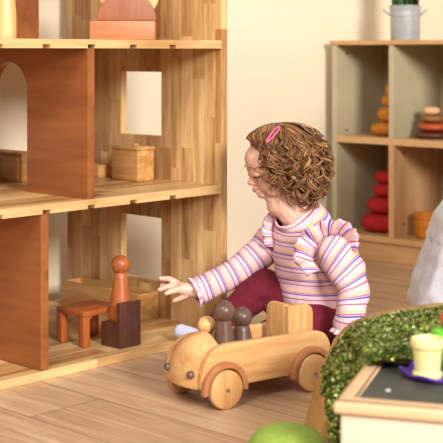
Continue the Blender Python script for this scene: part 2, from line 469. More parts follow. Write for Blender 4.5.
o = fin('felt_ball', lathe(pebble_prof(.026, .052, 0, 14, .9), 24), M['ochre']); o.location = C(.38, .14, .103); tag(o, 'ochre felt ball lying in the ochre bowl', 'ball')

# bucket with a plant
pot = thing('potted_plant', 'green plant in a grey zinc bucket on the cabinet', 'plant', C(.222, .15, CT))
bk = fin('bucket', lathe([(0, 0), (.052, 0), (.0535, .004), (.0545, .088), (.0560, .090), (.0560, .095), (.0548, .097), (.0555, .112), (.0590, .124), (.0590, .128), (.0555, .127), (.053, .1), (.051, .01), (0, .008)], 48), M['zinc'], pot)
for sgn in (-1, 1):
    d = Vector((sgn, 0, 0)); q = Vector((-d.y, d.x, 0))
    pth = [d * .0545 + q * -.016 + Vector((0, 0, .092)), d * .066 + q * -.014 + Vector((0, 0, .102)), d * .078 + q * -.010 + Vector((0, 0, .111)), d * .080 + Vector((0, 0, .1125)),
           d * .078 + q * .010 + Vector((0, 0, .111)), d * .066 + q * .014 + Vector((0, 0, .102)), d * .0545 + q * .016 + Vector((0, 0, .092))]
    fin('handle', tube(pth, .0026, 8), M['zinc'], bk)
fin('soil', lathe([(0, .100), (.05, .099), (.052, .106), (.03, .112), (0, .113)], 24), M['soil'], pot)
bm = bmesh.new()
for k in range(46):
    a = k * 2.399; r = .004 + .045 * sqrt(k / 46)
    b0 = Vector((r * cos(a), r * sin(a), .105)); hgt = rnd.uniform(.16, .30); lean = Vector((cos(a), sin(a), 0)) * rnd.uniform(.0, .028)
    wd = rnd.uniform(.006, .0105); q = Vector((-sin(a + .8), cos(a + .8), 0)); nn = Vector((cos(a + .8), sin(a + .8), 0))
    rows = []
    for i in range(8):
        t = i / 7; c = b0 + Vector((0, 0, hgt * t)) + lean * t * t; ww = wd * (1 - t ** 3) * (.7 + .5 * t) + .0004
        rows.append([bm.verts.new(c - q * ww), bm.verts.new(c + nn * .0028), bm.verts.new(c + q * ww), bm.verts.new(c - nn * .0012)])
    for i in range(7):
        for j in range(4): bm.faces.new((rows[i][j], rows[i][(j + 1) % 4], rows[i + 1][(j + 1) % 4], rows[i + 1][j]))
fin('foliage', bm, M['leaf'], pot)

# ------------------------------------------------------------------ toys in the doll's house
def peg_doll(name, label, loc, h, rb, rh, m, rn=None, group=None, cat='peg doll', ex=1.2):
    """h: height of the head's centre"""
    t = thing(name, label, cat, loc, 0, group)
    rn = rn or rh * .62; top = h - rh * .80
    pr = [(0, 0), (rb * .94, 0), (rb, .003), (rb, .010)]
    for i in range(1, 9):
        u = i / 8; pr.append((rb + (rn - rb) * (u ** ex), .010 + (top - .010) * u))
    pr += [(rn * .8, top + .003), (0, top + .004)]
    fin('body', lathe(pr, 36), m, t)
    fin('head', lathe(ball_prof(rh, h, 18), 36), m, t)
    return t
GD = 'wooden peg dolls'
peg_doll('peg_doll', 'orange brown peg doll sitting on the dark doll chair', H(-.279, .083, .0795), .138, .0315, .0240, M['orange'], .0150, GD)
peg_doll('peg_doll', 'tall pale peg doll on the top floor at the left', P(5, 38, 2.93) * 1.0 + Vector((0, 0, .7805 - P(5, 38, 2.93).z)), .150, .0270, .026, M['pale_doll'], .0150, GD, ex=3.2)

ch = thing('doll_chair', 'dark walnut doll chair with its back to the room', 'chair', H(-.327, .032, .0215), A_H)
fin('backrest', bx(0, .070, 0, .0125, 0, .112, bev=.002), M['walnut'], ch)
fin('seat', bx(.001, .069, .0125, .072, 0, .058, bev=.002), M['walnut'], ch)

bn = thing('doll_bench', 'orange brown doll bench with arched legs behind the dark chair', 'bench', H(-.378, .108, .0215), A_H)
bl, bd, bh = .125, .108, .088
fin('bench_top', bx(0, bl, 0, bd, bh - .014, bh, bev=.003), M['orange'], bn)
for (x, y) in ((0, 0), (bl - .022, 0), (0, bd - .022), (bl - .022, bd - .022)):
    fin('leg', bx(x + .0005, x + .0215, y + .0005, y + .0215, 0, bh - .014, bev=.002), M['orange'], bn)
def fillet(n=8, r=.016, g=1):
    return [(0, 0), (r * g, 0)] + [(g * (r - r * sin(pi / 2 * k / n)), -(r - r * cos(pi / 2 * k / n))) for k in range(1, n)] + [(0, -r)]
for y in (.002, bd - .015):
    for x, g in ((.0215, 1), (bl - .0215, -1)):
        fin('bracket', prism([(x + a, bh - .014 + b) for a, b in fillet(g=g)], y, y + .013, 1), M['orange'], bn)
for x in (.002, bl - .015):
    for y, g in ((.0215, 1), (bd - .0215, -1)):
        fin('bracket', prism([(y + a, bh - .014 + b) for a, b in fillet(g=g)], x, x + .013, 0), M['orange'], bn)

tr = thing('toy_trough', 'long open oak toy box against the side panel, ground floor', 'toy box', H(-.082, .235, .0215), A_H)
L_, W_, Hh = .325, .078, .072
fin('bottom', bx(.008, W_ - .008, .008, L_ - .008, 0, .008, bev=0), M['toy_oak'], tr, smooth=False)
fin('long_side', bx(0, .009, 0, L_, 0, Hh, bev=.002), M['toy_oak'], tr)
fin('long_side', bx(W_ - .009, W_, 0, L_, 0, Hh, bev=.002), M['toy_oak'], tr)
for y in (0, .125, L_ - .009):
    fin('end_board' if y != .125 else 'divider', bx(.009, W_ - .009, y + .0005, y + .0085, 0.0, Hh - .001, bev=.0015), M['toy_oak'], tr)

bc = thing('toy_cupboard', 'light oak toy cupboard block with a knob, middle floor', 'toy cupboard', H(-.104, .212, .4025), A_H)
fin('body', bx(0, .062, 0, .105, 0, .083, bev=.003), M['toy_oak'], bc)
fin('lid', bx(-.002, .064, -.002, .107, .083, .092, bev=.003), M['toy_oak'], bc)
fin('knob', lathe([(0, .092), (.006, .092), (.009, .096), (.007, .100), (0, .101)], 18, None, Matrix.Translation((.02, .03, 0))), M['toy_oak'], bc)
o = fin('toy_block', bx(0, .06, 0, .085, 0, .036, bev=.003), M['toy_oak']); o.location = H(-.112, .362, .4025); o.rotation_euler.z = A_H
tag(o, 'low oak toy block behind the brown partition, middle floor', 'block')
sb = thing('toy_sideboard', 'oak toy sideboard seen through the arched doorway', 'toy sideboard', H(-.332, .416, .4025), A_H)
fin('body', bx(0, .058, 0, .19, 0, .072, bev=.002), M['toy_oak'], sb)
fin('top_board', bx(-.003, .06, -.003, .193, .072, .078, bev=.002), M['toy_oak'], sb)
fin('door', bx(-.003, 0, .016, .09, .008, .066, bev=.001), M['toy_oak'], sb)
fin('door', bx(-.003, 0, .096, .175, .008, .066, bev=.001), M['toy_oak'], sb)
fin('knob', lathe([(0, .078), (.010, .078), (.010, .081), (0, .081)], 18, None, Matrix.Translation((.012, .03, 0))), M['toy_oak'], sb)

q = P(122.5, 30, 3.15)
o = fin('wooden_block', bx(-.081, .081, -.012, .075, 0, .047, bev=.002), M['salmon']); o.location = (q.x, 3.15, .7805)
tag(o, 'flat salmon pink wooden block on the top floor', 'block')
def half_disc(r, d):
    return prism([(r * cos(pi * k / 32), r * sin(pi * k / 32)) for k in range(33)], 0, d, 1, bev=.0015)
o = fin('half_disc', half_disc(.074, .03), M['salmon_d']); o.location = (q.x + .01, 3.145, .828); tag(o, 'rosy half disc standing on the salmon block', 'block')
o = fin('round_disc', prism([(.078 * cos(2 * pi * k / 64), .078 + .078 * sin(2 * pi * k / 64)) for k in range(64)], 0, .03, 1, bev=.0015), M['pale_doll']); o.location = (q.x + .014, 3.185, .828)
tag(o, 'pale round disc standing behind the rosy half disc', 'block')

# ------------------------------------------------------------------ wooden car
A_K = atan2(.587, .81)
KX = Matrix.Translation((.0136, 2.640, 0)) @ Matrix.Rotation(A_K, 4, 'Z')
def K(x, y, z=0): return KX @ Vector((x, y, z))
car = thing('toy_car', 'wooden toy car carrying three peg dolls on the floor', 'toy car', KX.translation, A_K)
prof = catmull([(-.054, .046), (-.0535, .062), (-.050, .083), (-.041, .104), (-.025, .121), (-.004, .1305), (.02, .133)], 4)
prof += catmull([(.255, .129), (.278, .123), (.292, .110), (.299, .092), (.301, .072), (.301, .046)], 4) + [(.296, .041), (-.045, .041)]
for y in (.018, .142):
    fin('side_panel', prism(prof, y, y + .018, 1, bev=.0035), M['car'], car, angle=40)
fin('floor_board', bx(-.03, .288, .036, .142, .043, .056, bev=.001), M['car'], car)
fin('tail_board', bx(.284, .297, .036, .142, .056, .112, bev=.003), M['car'], car)
# hood
bm = bmesh.new(); rows = []; NQ = 16; NA = 14
for i in range(NA + 1):
    a = i / NA * pi / 2; row = []
    for j in range(NQ + 1):
        qy = -1 + 2 * j / NQ
        bul = (1 - qy * qy)
        ln = .060 + .011 * bul
        x = .002 - ln * cos(a) ** .85
        h = .050 + (.077 + .022 * bul) * sin(a) ** .8
        row.append(bm.verts.new((x, .089 + qy * .053, h)))
    rows.append(row)
bot_f = [bm.verts.new((v.co.x + .003, v.co.y, .043)) for v in rows[0]]
bot_b = [bm.verts.new((.002, v.co.y, .043)) for v in rows[0]]
allr = [bot_f] + rows + [bot_b]
for A, B in zip(allr, allr[1:]):
    for j in range(NQ): bm.faces.new((A[j], A[j + 1], B[j + 1], B[j]))
for j in range(NQ): bm.faces.new((bot_b[j], bot_b[j + 1], bot_f[j + 1], bot_f[j]))
bm.faces.new([r[0] for r in allr]); bm.faces.new([r[-1] for r in allr][::-1])
hood = fin('hood', bm, M['car'], car, angle=50)
for y in (.046, .132):
    mx = Matrix.Translation((-.0655, y, .0735)) @ Matrix.Rotation(-pi / 2, 4, 'Y')
    l = fin('headlight', lathe([(0, -.006), (.0082, -.006), (.0085, .001), (.007, .004), (.004, .0055), (0, .006)], 24, None, mx), M['grey_doll'], car)
    l['label'] = 'dark round headlight'
for x in (0, .238):
    for y, s in ((0, 1), (.178, -1)):
        mx = Matrix.Translation((x, y, .041)) @ Matrix.Rotation(-pi / 2 * s, 4, 'X')
        wpr = [(0, 0), (.036, 0), (.0395, .0012), (.041, .004), (.041, .013), (.039, .0165), (0, .0168)]
        wh = fin('wheel', lathe(wpr, 48, None, mx), M['car_up'], car)
        bo = fin('wheel_bolt', lathe([(0, -.0035), (.0032, -.003), (.0045, -.0005), (.0045, .001), (0, .001)], 16, None, mx), M['steel'], wh)
    yy = .089
    fin('axle', lathe([(0, -.075), (.004, -.075), (.004, .075), (0, .075)], 12, None, Matrix.Translation((x, yy, .041)) @ Matrix.Rotation(pi / 2, 4, 'X')), M['steel'], car)
    for y0, y1 in ((.0035, .0185), (.1595, .1745)):
        sw = 196 if (x > .1 or y0 < .1) else 150
        pts = [(x + .0575 * cos(a), .041 + .0575 * sin(a)) for a in [radians(-8 + sw * k / 30) for k in range(31)]] + \
              [(x + .0445 * cos(a), .041 + .0445 * sin(a)) for a in [radians(-8 + sw - sw * k / 30) for k in range(31)]]
        f = fin('fender', prism(pts, y0, y1, 1, bev=.002), M['fender'], car, angle=40)
        f['label'] = 'reddish brown fender arch'
def rounded_board(wd, ht, r, left=True, right=True, n=8):
    pts = [(0, 0), (wd, 0)]
    if right: pts += [(wd - r + r * cos(pi / 2 * k / n), ht - r + r * sin(pi / 2 * k / n)) for k in range(n + 1)]
    else: pts += [(wd, ht)]
    if left: pts += [(r - r * sin(pi / 2 * k / n), ht - r + r * cos(pi / 2 * k / n)) for k in range(n + 1)]
    else: pts += [(0, ht)]
    return pts
bx0 = .196
sp = fin('seat_back', prism([(.052 + a, .056 + b) for a, b in rounded_board(.07, .133, .022, False, True)], bx0, bx0 + .012, 0, bev=.002), M['car_up'], car, angle=40)
s2 = fin('seat_side', prism([(bx0 + a, .056 + b) for a, b in rounded_board(.07, .131, .022, False, True)], .040, .052, 1, bev=.002), M['car_up'], car, angle=40)
for y in (.066, .104):
    mx = Matrix.Translation((bx0, y, .112)) @ Matrix.Rotation(-pi / 2, 4, 'Y')
    fin('bolt', lathe([(0, -.001), (.0042, -.001), (.0042, .001), (.0025, .0025), (0, .003)], 14, None, mx), M['steel'], sp)

peg_doll('peg_doll', 'taller grey brown peg doll riding in the toy car', K(.040, .0695, .0565), .1335, .0310, .0240, M['grey_doll'], .0165, GD)
peg_doll('peg_doll', 'shorter grey brown peg doll behind the taller one', K(.1150, .1040, .0565), .106, .0310, .0226, M['grey_doll'], .0160, GD)
peg_doll('peg_doll', 'small pale peg doll behind the toy car hood', K(.030, .1205, .0565), .096, .0205, .0205, M['pale_doll'], .0130, GD)

# ------------------------------------------------------------------ body helpers
def hull_caps(bm, p0, p1, r0, r1):
    t = bmesh.new()
    bmesh.ops.create_icosphere(t, subdivisions=2, radius=1)
    pts = [v.co.copy() for v in t.verts]; t.free()
    vs = [bm.verts.new(Vector(p0) + c * r0) for c in pts] + [bm.verts.new(Vector(p1) + c * r1) for c in pts]
    r = bmesh.ops.convex_hull(bm, input=vs)
    dead = [g for g in r['geom_interior'] if isinstance(g, bmesh.types.BMVert)]
    bmesh.ops.delete(bm, geom=list(set(dead)), context='VERTS')

def ell(bm, c, rad, rot=None):
    m = Matrix.Translation(Vector(c)) @ (rot.to_4x4() if rot else Matrix()) @ Matrix.Diagonal((*rad, 1))
    bmesh.ops.create_icosphere(bm, subdivisions=3, radius=1, matrix=m)

def remesh(bm, voxel, smooth=4):
    me = bpy.data.meshes.new('tmp'); bm.to_mesh(me); bm.free()
    o = bpy.data.objects.new('tmp', me); COL.objects.link(o)
    r = o.modifiers.new('r', 'REMESH'); r.mode = 'VOXEL'; r.voxel_size = voxel
    s = o.modifiers.new('s', 'SMOOTH'); s.iterations = smooth; s.factor = .5
    dg = bpy.context.evaluated_depsgraph_get()
    out = bpy.data.meshes.new_from_object(o.evaluated_get(dg))
    bpy.data.objects.remove(o); bpy.data.meshes.remove(me)
    out.materials.clear()
    return out

def loft(rings, n, bm, uvl, wr=.0, seed=0, skew=None):
    """rings: (centre, axis_a, axis_b, v) — elliptical sections"""
    rows = []
    for c, a, b, v in rings:
        row = []
        for k in range(n):
            th = 2 * pi * k / n
            p = c + a * cos(th) + b * sin(th)
            if wr:
                d = (a * cos(th) + b * sin(th)).normalized()
                p = p + d * wr * noise.noise(Vector((p.x * 17 + seed, p.y * 17, p.z * 32)))
            row.append(bm.verts.new(p))
        sk = skew(len(rows) / (len(rings) - 1)) if skew else 0
        rows.append((row, [v + sk * (q.co.x - c.x) for q in row]))
    for (A, va), (B, vb) in zip(rows, rows[1:]):
        for k in range(n):
            k2 = (k + 1) % n
            f = bm.faces.new((A[k], A[k2], B[k2], B[k]))
            for l, uu, vv in zip(f.loops, (k, k + 1, k + 1, k), (va[k], va[k2], vb[k2], vb[k])): l[uvl].uv = (uu / n, vv)
    return rows

def sleeve_rings(pts, per=6, v0=0.0):
    cp = catmull([(*p, r) for p, r in pts], per); out = []; v = v0; prev = None
    for i, c in enumerate(cp):
        p = Vector(c[:3]); a = Vector(cp[max(i - 1, 0)][:3]); b = Vector(cp[min(i + 1, len(cp) - 1)][:3])
        t = (b - a).normalized()
        x = t.cross(Vector((0, 1, 0))).normalized(); y = t.cross(x)
        if prev is not None: v += (p - prev).length
        prev = p
        out.append((p, x * c[3], y * c[3], v))
    return out

# ------------------------------------------------------------------ the girl
girl_base = Vector((.225, 3.16, 0))
girl = thing('person', 'curly haired child in striped top and maroon trousers, seated reaching left', 'person', girl_base)
SD = Vector((.70, -.71, 0)); FD = Vector((-.71, -.70, 0)); UP = Vector((0, 0, 1))
hc = P(281, 163, 3.15)                                   # centre of the skull
tilt = radians(18)
Fh = Vector((-cos(tilt) * .985, -.17 * cos(tilt), -sin(tilt))).normalized()
Lh = UP.cross(Fh).normalized(); Uh = Fh.cross(Lh).normalized()
HR = Matrix((Fh, Lh, Uh)).transposed()
def hp(f, l, u): return hc + Fh * f + Lh * l + Uh * u

bm = bmesh.new()
def E(f, l, u, rf, rl, ru): ell(bm, hp(f, l, u), (rf, rl, ru), HR)
E(0, 0, .004, .088, .071, .080)
E(.026, 0, -.036, .050, .050, .042)
E(.025, 0, .028, .0615, .055, .045)                       # forehead
hull_caps(bm, hp(.0, 0, -.035), P(279.5, 204, 3.150), .036, .034)     # full throat
E(.040, .030, -.046, .026, .022, .024)
for s in (-1, 1):
    E(.050, s * .027, -.034, .025, .024, .024)
    E(.062, s * .018, .012, .013, .020, .008)            # brow ridge
    E(.0, s * .071, -.012, .014, .006, .019)             # ear
E(.066, 0, -.057, .0165, .020, .0135)                      # chin
E(.0790, 0, -.008, .0085, .009, .017)                     # bridge of the nose
E(.0875, 0, -.0205, .0095, .0095, .0085)                 # tip
for s in (-1, 1): E(.083, s * .008, -.025, .007, .006, .006)
E(.0815, 0, -.0385, .0075, .013, .005)                   # lips
E(.0795, 0, -.0470, .0070, .011, .0045)
nb = P(296, 214, 3.165)
hull_caps(bm, hp(.046, 0, -.058), nb + FD * .012, .026, .036)
hull_caps(bm, hp(-.012, 0, -.045), nb, .044, .043)
# trunk
hip = P(317, 318, 3.17); chest = P(306, 250, 3.165)
hull_caps(bm, nb, chest, .038, .055)
hull_caps(bm, chest, hip, .06, .068)
shN = P(331, 238, 3.09); shF = P(279, 234, 3.235)
hull_caps(bm, shN, shF, .032, .032)
# near (left) arm
elN = P(352, 290, 3.02); wrN = P(345, 326, 3.0)
hull_caps(bm, shN, elN, .031, .026); hull_caps(bm, elN, wrN, .026, .018)
hull_caps(bm, wrN, P(342, 341, 2.995), .0165, .019)
for i, (a, b, c) in enumerate((((336, 345), (334, 352), (334, 358)), ((339, 348), (338, 355), (338, 361)), ((343, 349), (343, 356), (343, 362)), ((347, 347), (348, 353), (348, 358)))):
    y = 2.985 + .006 * i
    hull_caps(bm, P(342, 341, 2.995), P(*a, y), .009, .0075); hull_caps(bm, P(*a, y), P(*b, y), .0072, .0062); hull_caps(bm, P(*b, y), P(*c, y), .0062, .0052)
hull_caps(bm, P(341, 338, 2.985), P(336, 341, 2.97), .009, .0072); hull_caps(bm, P(336, 341, 2.97), P(333, 347, 2.965), .0072, .0058)
# far (right) arm and reaching hand
elF = P(238, 270, 3.20); wrF = P(197, 290.5, 3.17)
hull_caps(bm, shF, elF, .031, .027); hull_caps(bm, elF, wrF, .026, .0185)
pk = P(184.5, 289, 3.165)
hull_caps(bm, wrF, pk, .0185, .0165)
hull_caps(bm, pk, P(178, 286, 3.18), .0165, .011); hull_caps(bm, pk, P(179, 289.5, 3.155), .0165, .0105)
for ch_ in (((177, 283, 3.185), (169, 278.8, 3.185), (160.5, 278.6, 3.185)),        # index
            ((175, 286, 3.178), (167.5, 286.8, 3.175), (159.5, 289.6, 3.172)),      # middle
            ((175, 285, 3.200), (167, 283.5, 3.206), (161.5, 285.5, 3.208)),        # ring, behind
            ((178, 289.5, 3.150), (171.5, 291.2, 3.140), (166.2, 293.4, 3.134)),    # thumb side
            ((186, 295, 3.165), (180.5, 297.8, 3.165), (174, 300.6, 3.165))):
    rr = (.0088, .0076, .0060)
    hull_caps(bm, pk.lerp(P(*ch_[0]), .6), P(*ch_[0]), .0095, rr[0])
    hull_caps(bm, P(*ch_[0]), P(*ch_[1]), rr[0], rr[1]); hull_caps(bm, P(*ch_[1]), P(*ch_[2]), rr[1], rr[2])
# legs
hF = P(306, 314, 3.22); kF = P(263, 287, 3.17); aF = P(207, 336, 3.13)
hN = P(322, 320, 3.12); kN = P(256, 344, 3.03); aN = P(318, 356, 3.06)
hull_caps(bm, hF, kF, .05, .038); hull_caps(bm, kF, aF, .037, .024)
hull_caps(bm, hN, kN, .05, .036); hull_caps(bm, kN, aN, .036, .024)
hull_caps(bm, hip, hF, .06, .05); hull_caps(bm, hip, hN, .06, .05)
fF = (P(205, 341, 3.125), P(181, 331.5, 3.165)); hull_caps(bm, fF[0], fF[1], .02, .016)
fN = (aN, P(338, 360, 3.04)); hull_caps(bm, fN[0], fN[1], .022, .016)
body = link('body', remesh(bm, .0024, 5), M['skin'], girl, world=True, angle=180)

def facial(name, c, rad, m, parent=body):
    b = bmesh.new(); ell(b, hp(*c), rad, HR)
    return fin(name, b, m, parent, world=True, angle=180)
def sf(l, u, o=.0012): return .088 * sqrt(max(.02, 1 - (l / .071) ** 2 - ((u - .004) / .080) ** 2)) + o
for s in (-1, 1):
    ec = (.0700, s * .0310, -.0045)
    facial('eye', ec, (.0110, .0110, .0095), M['eye_w'])
    facial('iris', (ec[0] + .0073, s * .0345, -.0070), (.0042, .0046, .0046), M['eye_d'])
    ld = bmesh.new(); ell(ld, hp(ec[0] - .0004, ec[1], ec[2] + .0022), (.0122, .0122, .0094), HR)
    bmesh.ops.bisect_plane(ld, geom=ld.verts[:] + ld.edges[:] + ld.faces[:], plane_co=hp(ec[0], ec[1], ec[2] - .0012), plane_no=-(Uh + Fh * .1), clear_outer=True)
    bmesh.ops.holes_fill(ld, edges=ld.edges[:])
    fin('eyelid', ld, M['skin'], body, world=True, angle=60)
    b = bmesh.new(); tube([hp(ec[0] + .0128 * cos(q_), ec[1] + s * .0128 * sin(q_), ec[2] - .0018 - .001 * sin(q_)) for q_ in (-.7, -.35, 0, .35, .7, 1.05, 1.4, 1.7)], [.0008, .0013, .0016, .0017, .0017, .0016, .0013, .0007], 6, b)
    fin('eyelash', b, M['lash'], body, world=True)
    b = bmesh.new(); tube([hp(sf(l_, u_) + .002, s * l_, u_) for l_, u_ in ((.013, .016), (.019, .019), (.026, .020), (.033, .019), (.038, .016))], [.0006, .0014, .0016, .0014, .0006], 6, b)
    fin('eyebrow', b, M['brow'], body, world=True)
facial('lips', (.0855, 0, -.0425), (.0042, .010, .0052), M['lip'])

# trousers
bm = bmesh.new()
hull_caps(bm, hF, kF, .064, .047); hull_caps(bm, kF, kF.lerp(aF, .55), .047, .040); hull_caps(bm, kF.lerp(aF, .55), aF.lerp(kF, .06), .040, .033)
hull_caps(bm, hN, kN, .062, .044); hull_caps(bm, kN, aN, .044, .032)
hull_caps(bm, hip, hF, .077, .064); hull_caps(bm, hip, hN, .077, .062)
hull_caps(bm, hip, hip + Vector((0, 0, .02)), .078, .074)
me = remesh(bm, .005, 5)
for v in me.vertices:
    n1 = noise.noise(Vector((v.co.x * 26 + v.co.z * 18, v.co.y * 20, v.co.z * 34)))
    v.co += v.normal * (.0042 * n1 + .002 * noise.noise(v.co * 70))
    if v.co.z < .004: v.co.z = .004 + (v.co.z - .004) * .05
tr_ = link('trousers', me, M['maroon'], girl, world=True, angle=180)

# socks
for (h0, t0), an in ((fF, aF), (fN, aN)):
    bm = bmesh.new()
    hull_caps(bm, h0, t0, .0245, .0195); hull_caps(bm, an, h0, .027, .024)
    me = remesh(bm, .003, 4)
    link('sock', me, M['sock'], girl, world=True, angle=180)

# striped top
bm = bmesh.new(); uvl = bm.loops.layers.uv.new('UVMap')
tr_rings = [(317, 328, 3.17, .100, .082, 0, .178), (316, 322, 3.17, .099, .083, 0, .168), (316, 304, 3.17, .096, .083, 0, .125), (311.5, 280, 3.17, .092, .081, 0, .064),
            (307, 256, 3.165, .089, .073, .10, .0), (305, 240, 3.165, .094, .063, .2, -.042), (303, 228, 3.165, .092, .056, .4, -.07),
            (300, 218, 3.165, .076, .051, .6, -.094), (296.5, 212.5, 3.165, .056, .048, .8, -.112), (294, 209.5, 3.165, .046, .046, .88, -.122)]
cp = catmull(tr_rings, 5); rings = []
for (px, py, Y, a, b, tl, v) in cp:
    rings.append((P(px, py, Y), SD * a, FD * b + UP * (-b * tl), v))
loft(rings, 56, bm, uvl, wr=.006)
slN = [(P(322, 237, 3.10), .034), (P(331, 246, 3.080), .046), (P(342.5, 264, 3.05), .0475), (P(353, 290, 3.02), .0395), (P(350, 315, 3.0), .033), (P(345.5, 330, 3.0), .029)]
slF = [(P(284, 232, 3.225), .038), (P(276, 237, 3.235), .043), (P(260, 254, 3.22), .041), (P(238, 270, 3.2), .0365), (P(215, 283, 3.182), .0325), (P(198.5, 290.5, 3.171), .0325)]
loft(sleeve_rings(slN, 7, .01), 32, bm, uvl, wr=.008, seed=3, skew=lambda u: .95 - .85 * u ** .7)
loft(sleeve_rings(slF, 7, .02), 32, bm, uvl, wr=.006, seed=9)
top = fin('striped_top', bm, M['stripe'], girl, world=True, angle=180)
sol = top.modifiers.new('thick', 'SOLIDIFY'); sol.thickness = .0022; sol.offset = 0

def ruffle(name, seam, edge, waves, amp, out, n=96, m_=7):
    """gathered strip between a seam on the garment and a free wavy edge"""
    b = bmesh.new(); ul = b.loops.layers.uv.new('UVMap'); rows = []
    A1 = catmull([tuple(p) for p in seam], n // (len(seam) - 1)); B1 = catmull([tuple(p) for p in edge], n // (len(edge) - 1))
    N = min(len(A1), len(B1)); out = out.normalized()
    for i in range(N):
        u = i / (N - 1)
        a_ = Vector(A1[min(len(A1) - 1, round(u * (len(A1) - 1)))]); e_ = Vector(B1[min(len(B1) - 1, round(u * (len(B1) - 1)))])
        ph = u * waves * 2 * pi + 1.2 * noise.noise(Vector((u * 7, 2.2, 0))); row = []
        d = (e_ - a_)
        for j in range(m_):
            t = j / (m_ - 1)
            wv = amp * t * sin(ph)
            row.append(b.verts.new(a_ + d * t + out * (.010 * sin(pi * min(1, t * .8)) + wv) + d.normalized() * (.35 * amp * t * cos(2 * ph))))
        rows.append((row, u))
    for (R0, ua), (R1, ub) in zip(rows, rows[1:]):
        for j in range(m_ - 1):
            f = b.faces.new((R0[j], R0[j + 1], R1[j + 1], R1[j]))
            for l, (uu, vv) in zip(f.loops, ((ua, j), (ua, j + 1), (ub, j + 1), (ub, j))): l[ul].uv = (uu, uu * .20 + vv * .0015)
    o = fin(name, b, M['stripe'], top, world=True, angle=180)
    m = o.modifiers.new('thick', 'SOLIDIFY'); m.thickness = .0016
    return o
ruffle('shoulder_ruffle', [P(350, 254, 3.035), P(347, 241, 3.045), P(337, 234, 3.045), P(324, 238, 3.03), P(316, 248, 3.02), P(313, 260, 3.015), P(320, 270, 3.015)],
       [P(358, 252, 3.02), P(357, 232, 3.02), P(340, 220, 3.02), P(314, 225, 3.005), P(298, 240, 3.0), P(294, 259, 3.0), P(307, 276, 3.0)], 7.5, .0085, Vector((-.15, -1, .35)))
ruffle('shoulder_ruffle', [P(274, 247, 3.17), P(272, 234, 3.175), P(275, 222, 3.18), P(282, 216, 3.18)], [P(266, 246, 3.17), P(263, 230, 3.175), P(267, 216, 3.185), P(278, 210, 3.185)], 4, .004, Vector((-.5, -1, .2)))
# cuffs and neck binding
for (c, r, dr) in ((P(198, 290.8, 3.1705), .0325, (slF[-1][0] - slF[-2][0]).normalized()), (P(345, 331, 3.0), .029, (slN[-1][0] - slN[-2][0]).normalized())):
    x = dr.cross(Vector((0, 1, 0))).normalized(); y = dr.cross(x); b = bmesh.new(); ul = b.loops.layers.uv.new('UVMap'); rows = []
    for i in range(4):
        rows.append([b.verts.new(c + dr * (.004 * i - .002) + (x * cos(th) + y * sin(th)) * (r + .0012 * i + .0016 * i * sin(th * 11))) for th in [2 * pi * k / 88 for k in range(88)]])
    for A, B in zip(rows, rows[1:]):
        for k in range(88): b.faces.new((A[k], A[(k + 1) % 88], B[(k + 1) % 88], B[k]))
    o = fin('cuff_frill', b, M['stripe'], top, world=True, angle=180)
    o.modifiers.new('thick', 'SOLIDIFY').thickness = .0014
b = bmesh.new()
cN, aN_, bN_, _ = rings[-1]
tube([cN + aN_ * cos(2 * pi * k / 40) + bN_ * sin(2 * pi * k / 40) for k in range(40)], .0026, 8, b, closed=True)
fin('neckband', b, M['blush'], top, world=True)

# hair
def skull(al, th, k=1.0):
    """al: azimuth from the face (0) round to the back (pi); th: angle from the crown axis"""
    return Vector((.090 * k * sin(th) * cos(al), .074 * k * sin(th) * sin(al), .084 * k * cos(th) + .008))
def tmax(al):
    a = abs((al + pi) % (2 * pi) - pi)                   # 0 at the face
    if a < .80: return radians(51 + 4 * a)
    if a < 1.2: return radians(54.2 + (a - .8) / .4 * 62)
    if a < 1.7: return radians(112 + (a - 1.2) / .5 * 26)
    return radians(138 + 14 * min(1, (a - 1.7) / .5))
CT_ = Matrix.Rotation(radians(-10), 3, 'Y')
def hw(v): return hc + HR @ (CT_ @ v)
bm = bmesh.new()
NA_, NT_ = 48, 16
rows = [[bm.verts.new(hw(skull(2 * pi * i / NA_, tmax(2 * pi * i / NA_) * .96 * j / NT_ + .001, 1.055 + .12 * (j / NT_)))) for i in range(NA_)] for j in range(NT_ + 1)]
for A, B in zip(rows, rows[1:]):
    for i in range(NA_): bm.faces.new((A[i], A[(i + 1) % NA_], B[(i + 1) % NA_], B[i]))
hair = fin('hair', bm, M['hair_base'], girl, world=True, angle=180)
verts = []; faces = []
NS = 5
def strand(pts, rad):
    b0 = len(verts); n = len(pts); prev = None
    for i, p in enumerate(pts):
        a = pts[max(i - 1, 0)]; q = pts[min(i + 1, n - 1)]; t = (q - a).normalized()
        if prev is None: x = t.orthogonal().normalized()
        else: x = (prev - t * prev.dot(t)).normalized()
        prev = x; y = t.cross(x)
        r = rad * (1 - .75 * (i / (n - 1)) ** 3) * (.5 + .5 * min(1, i / 2))
        for k in range(NS):
            verts.append(p + x * (r * cos(2 * pi * k / NS)) + y * (r * sin(2 * pi * k / NS)))
    for i in range(n - 1):
        for k in range(NS):
            faces.append((b0 + i * NS + k, b0 + i * NS + (k + 1) % NS, b0 + (i + 1) * NS + (k + 1) % NS, b0 + (i + 1) * NS + k))
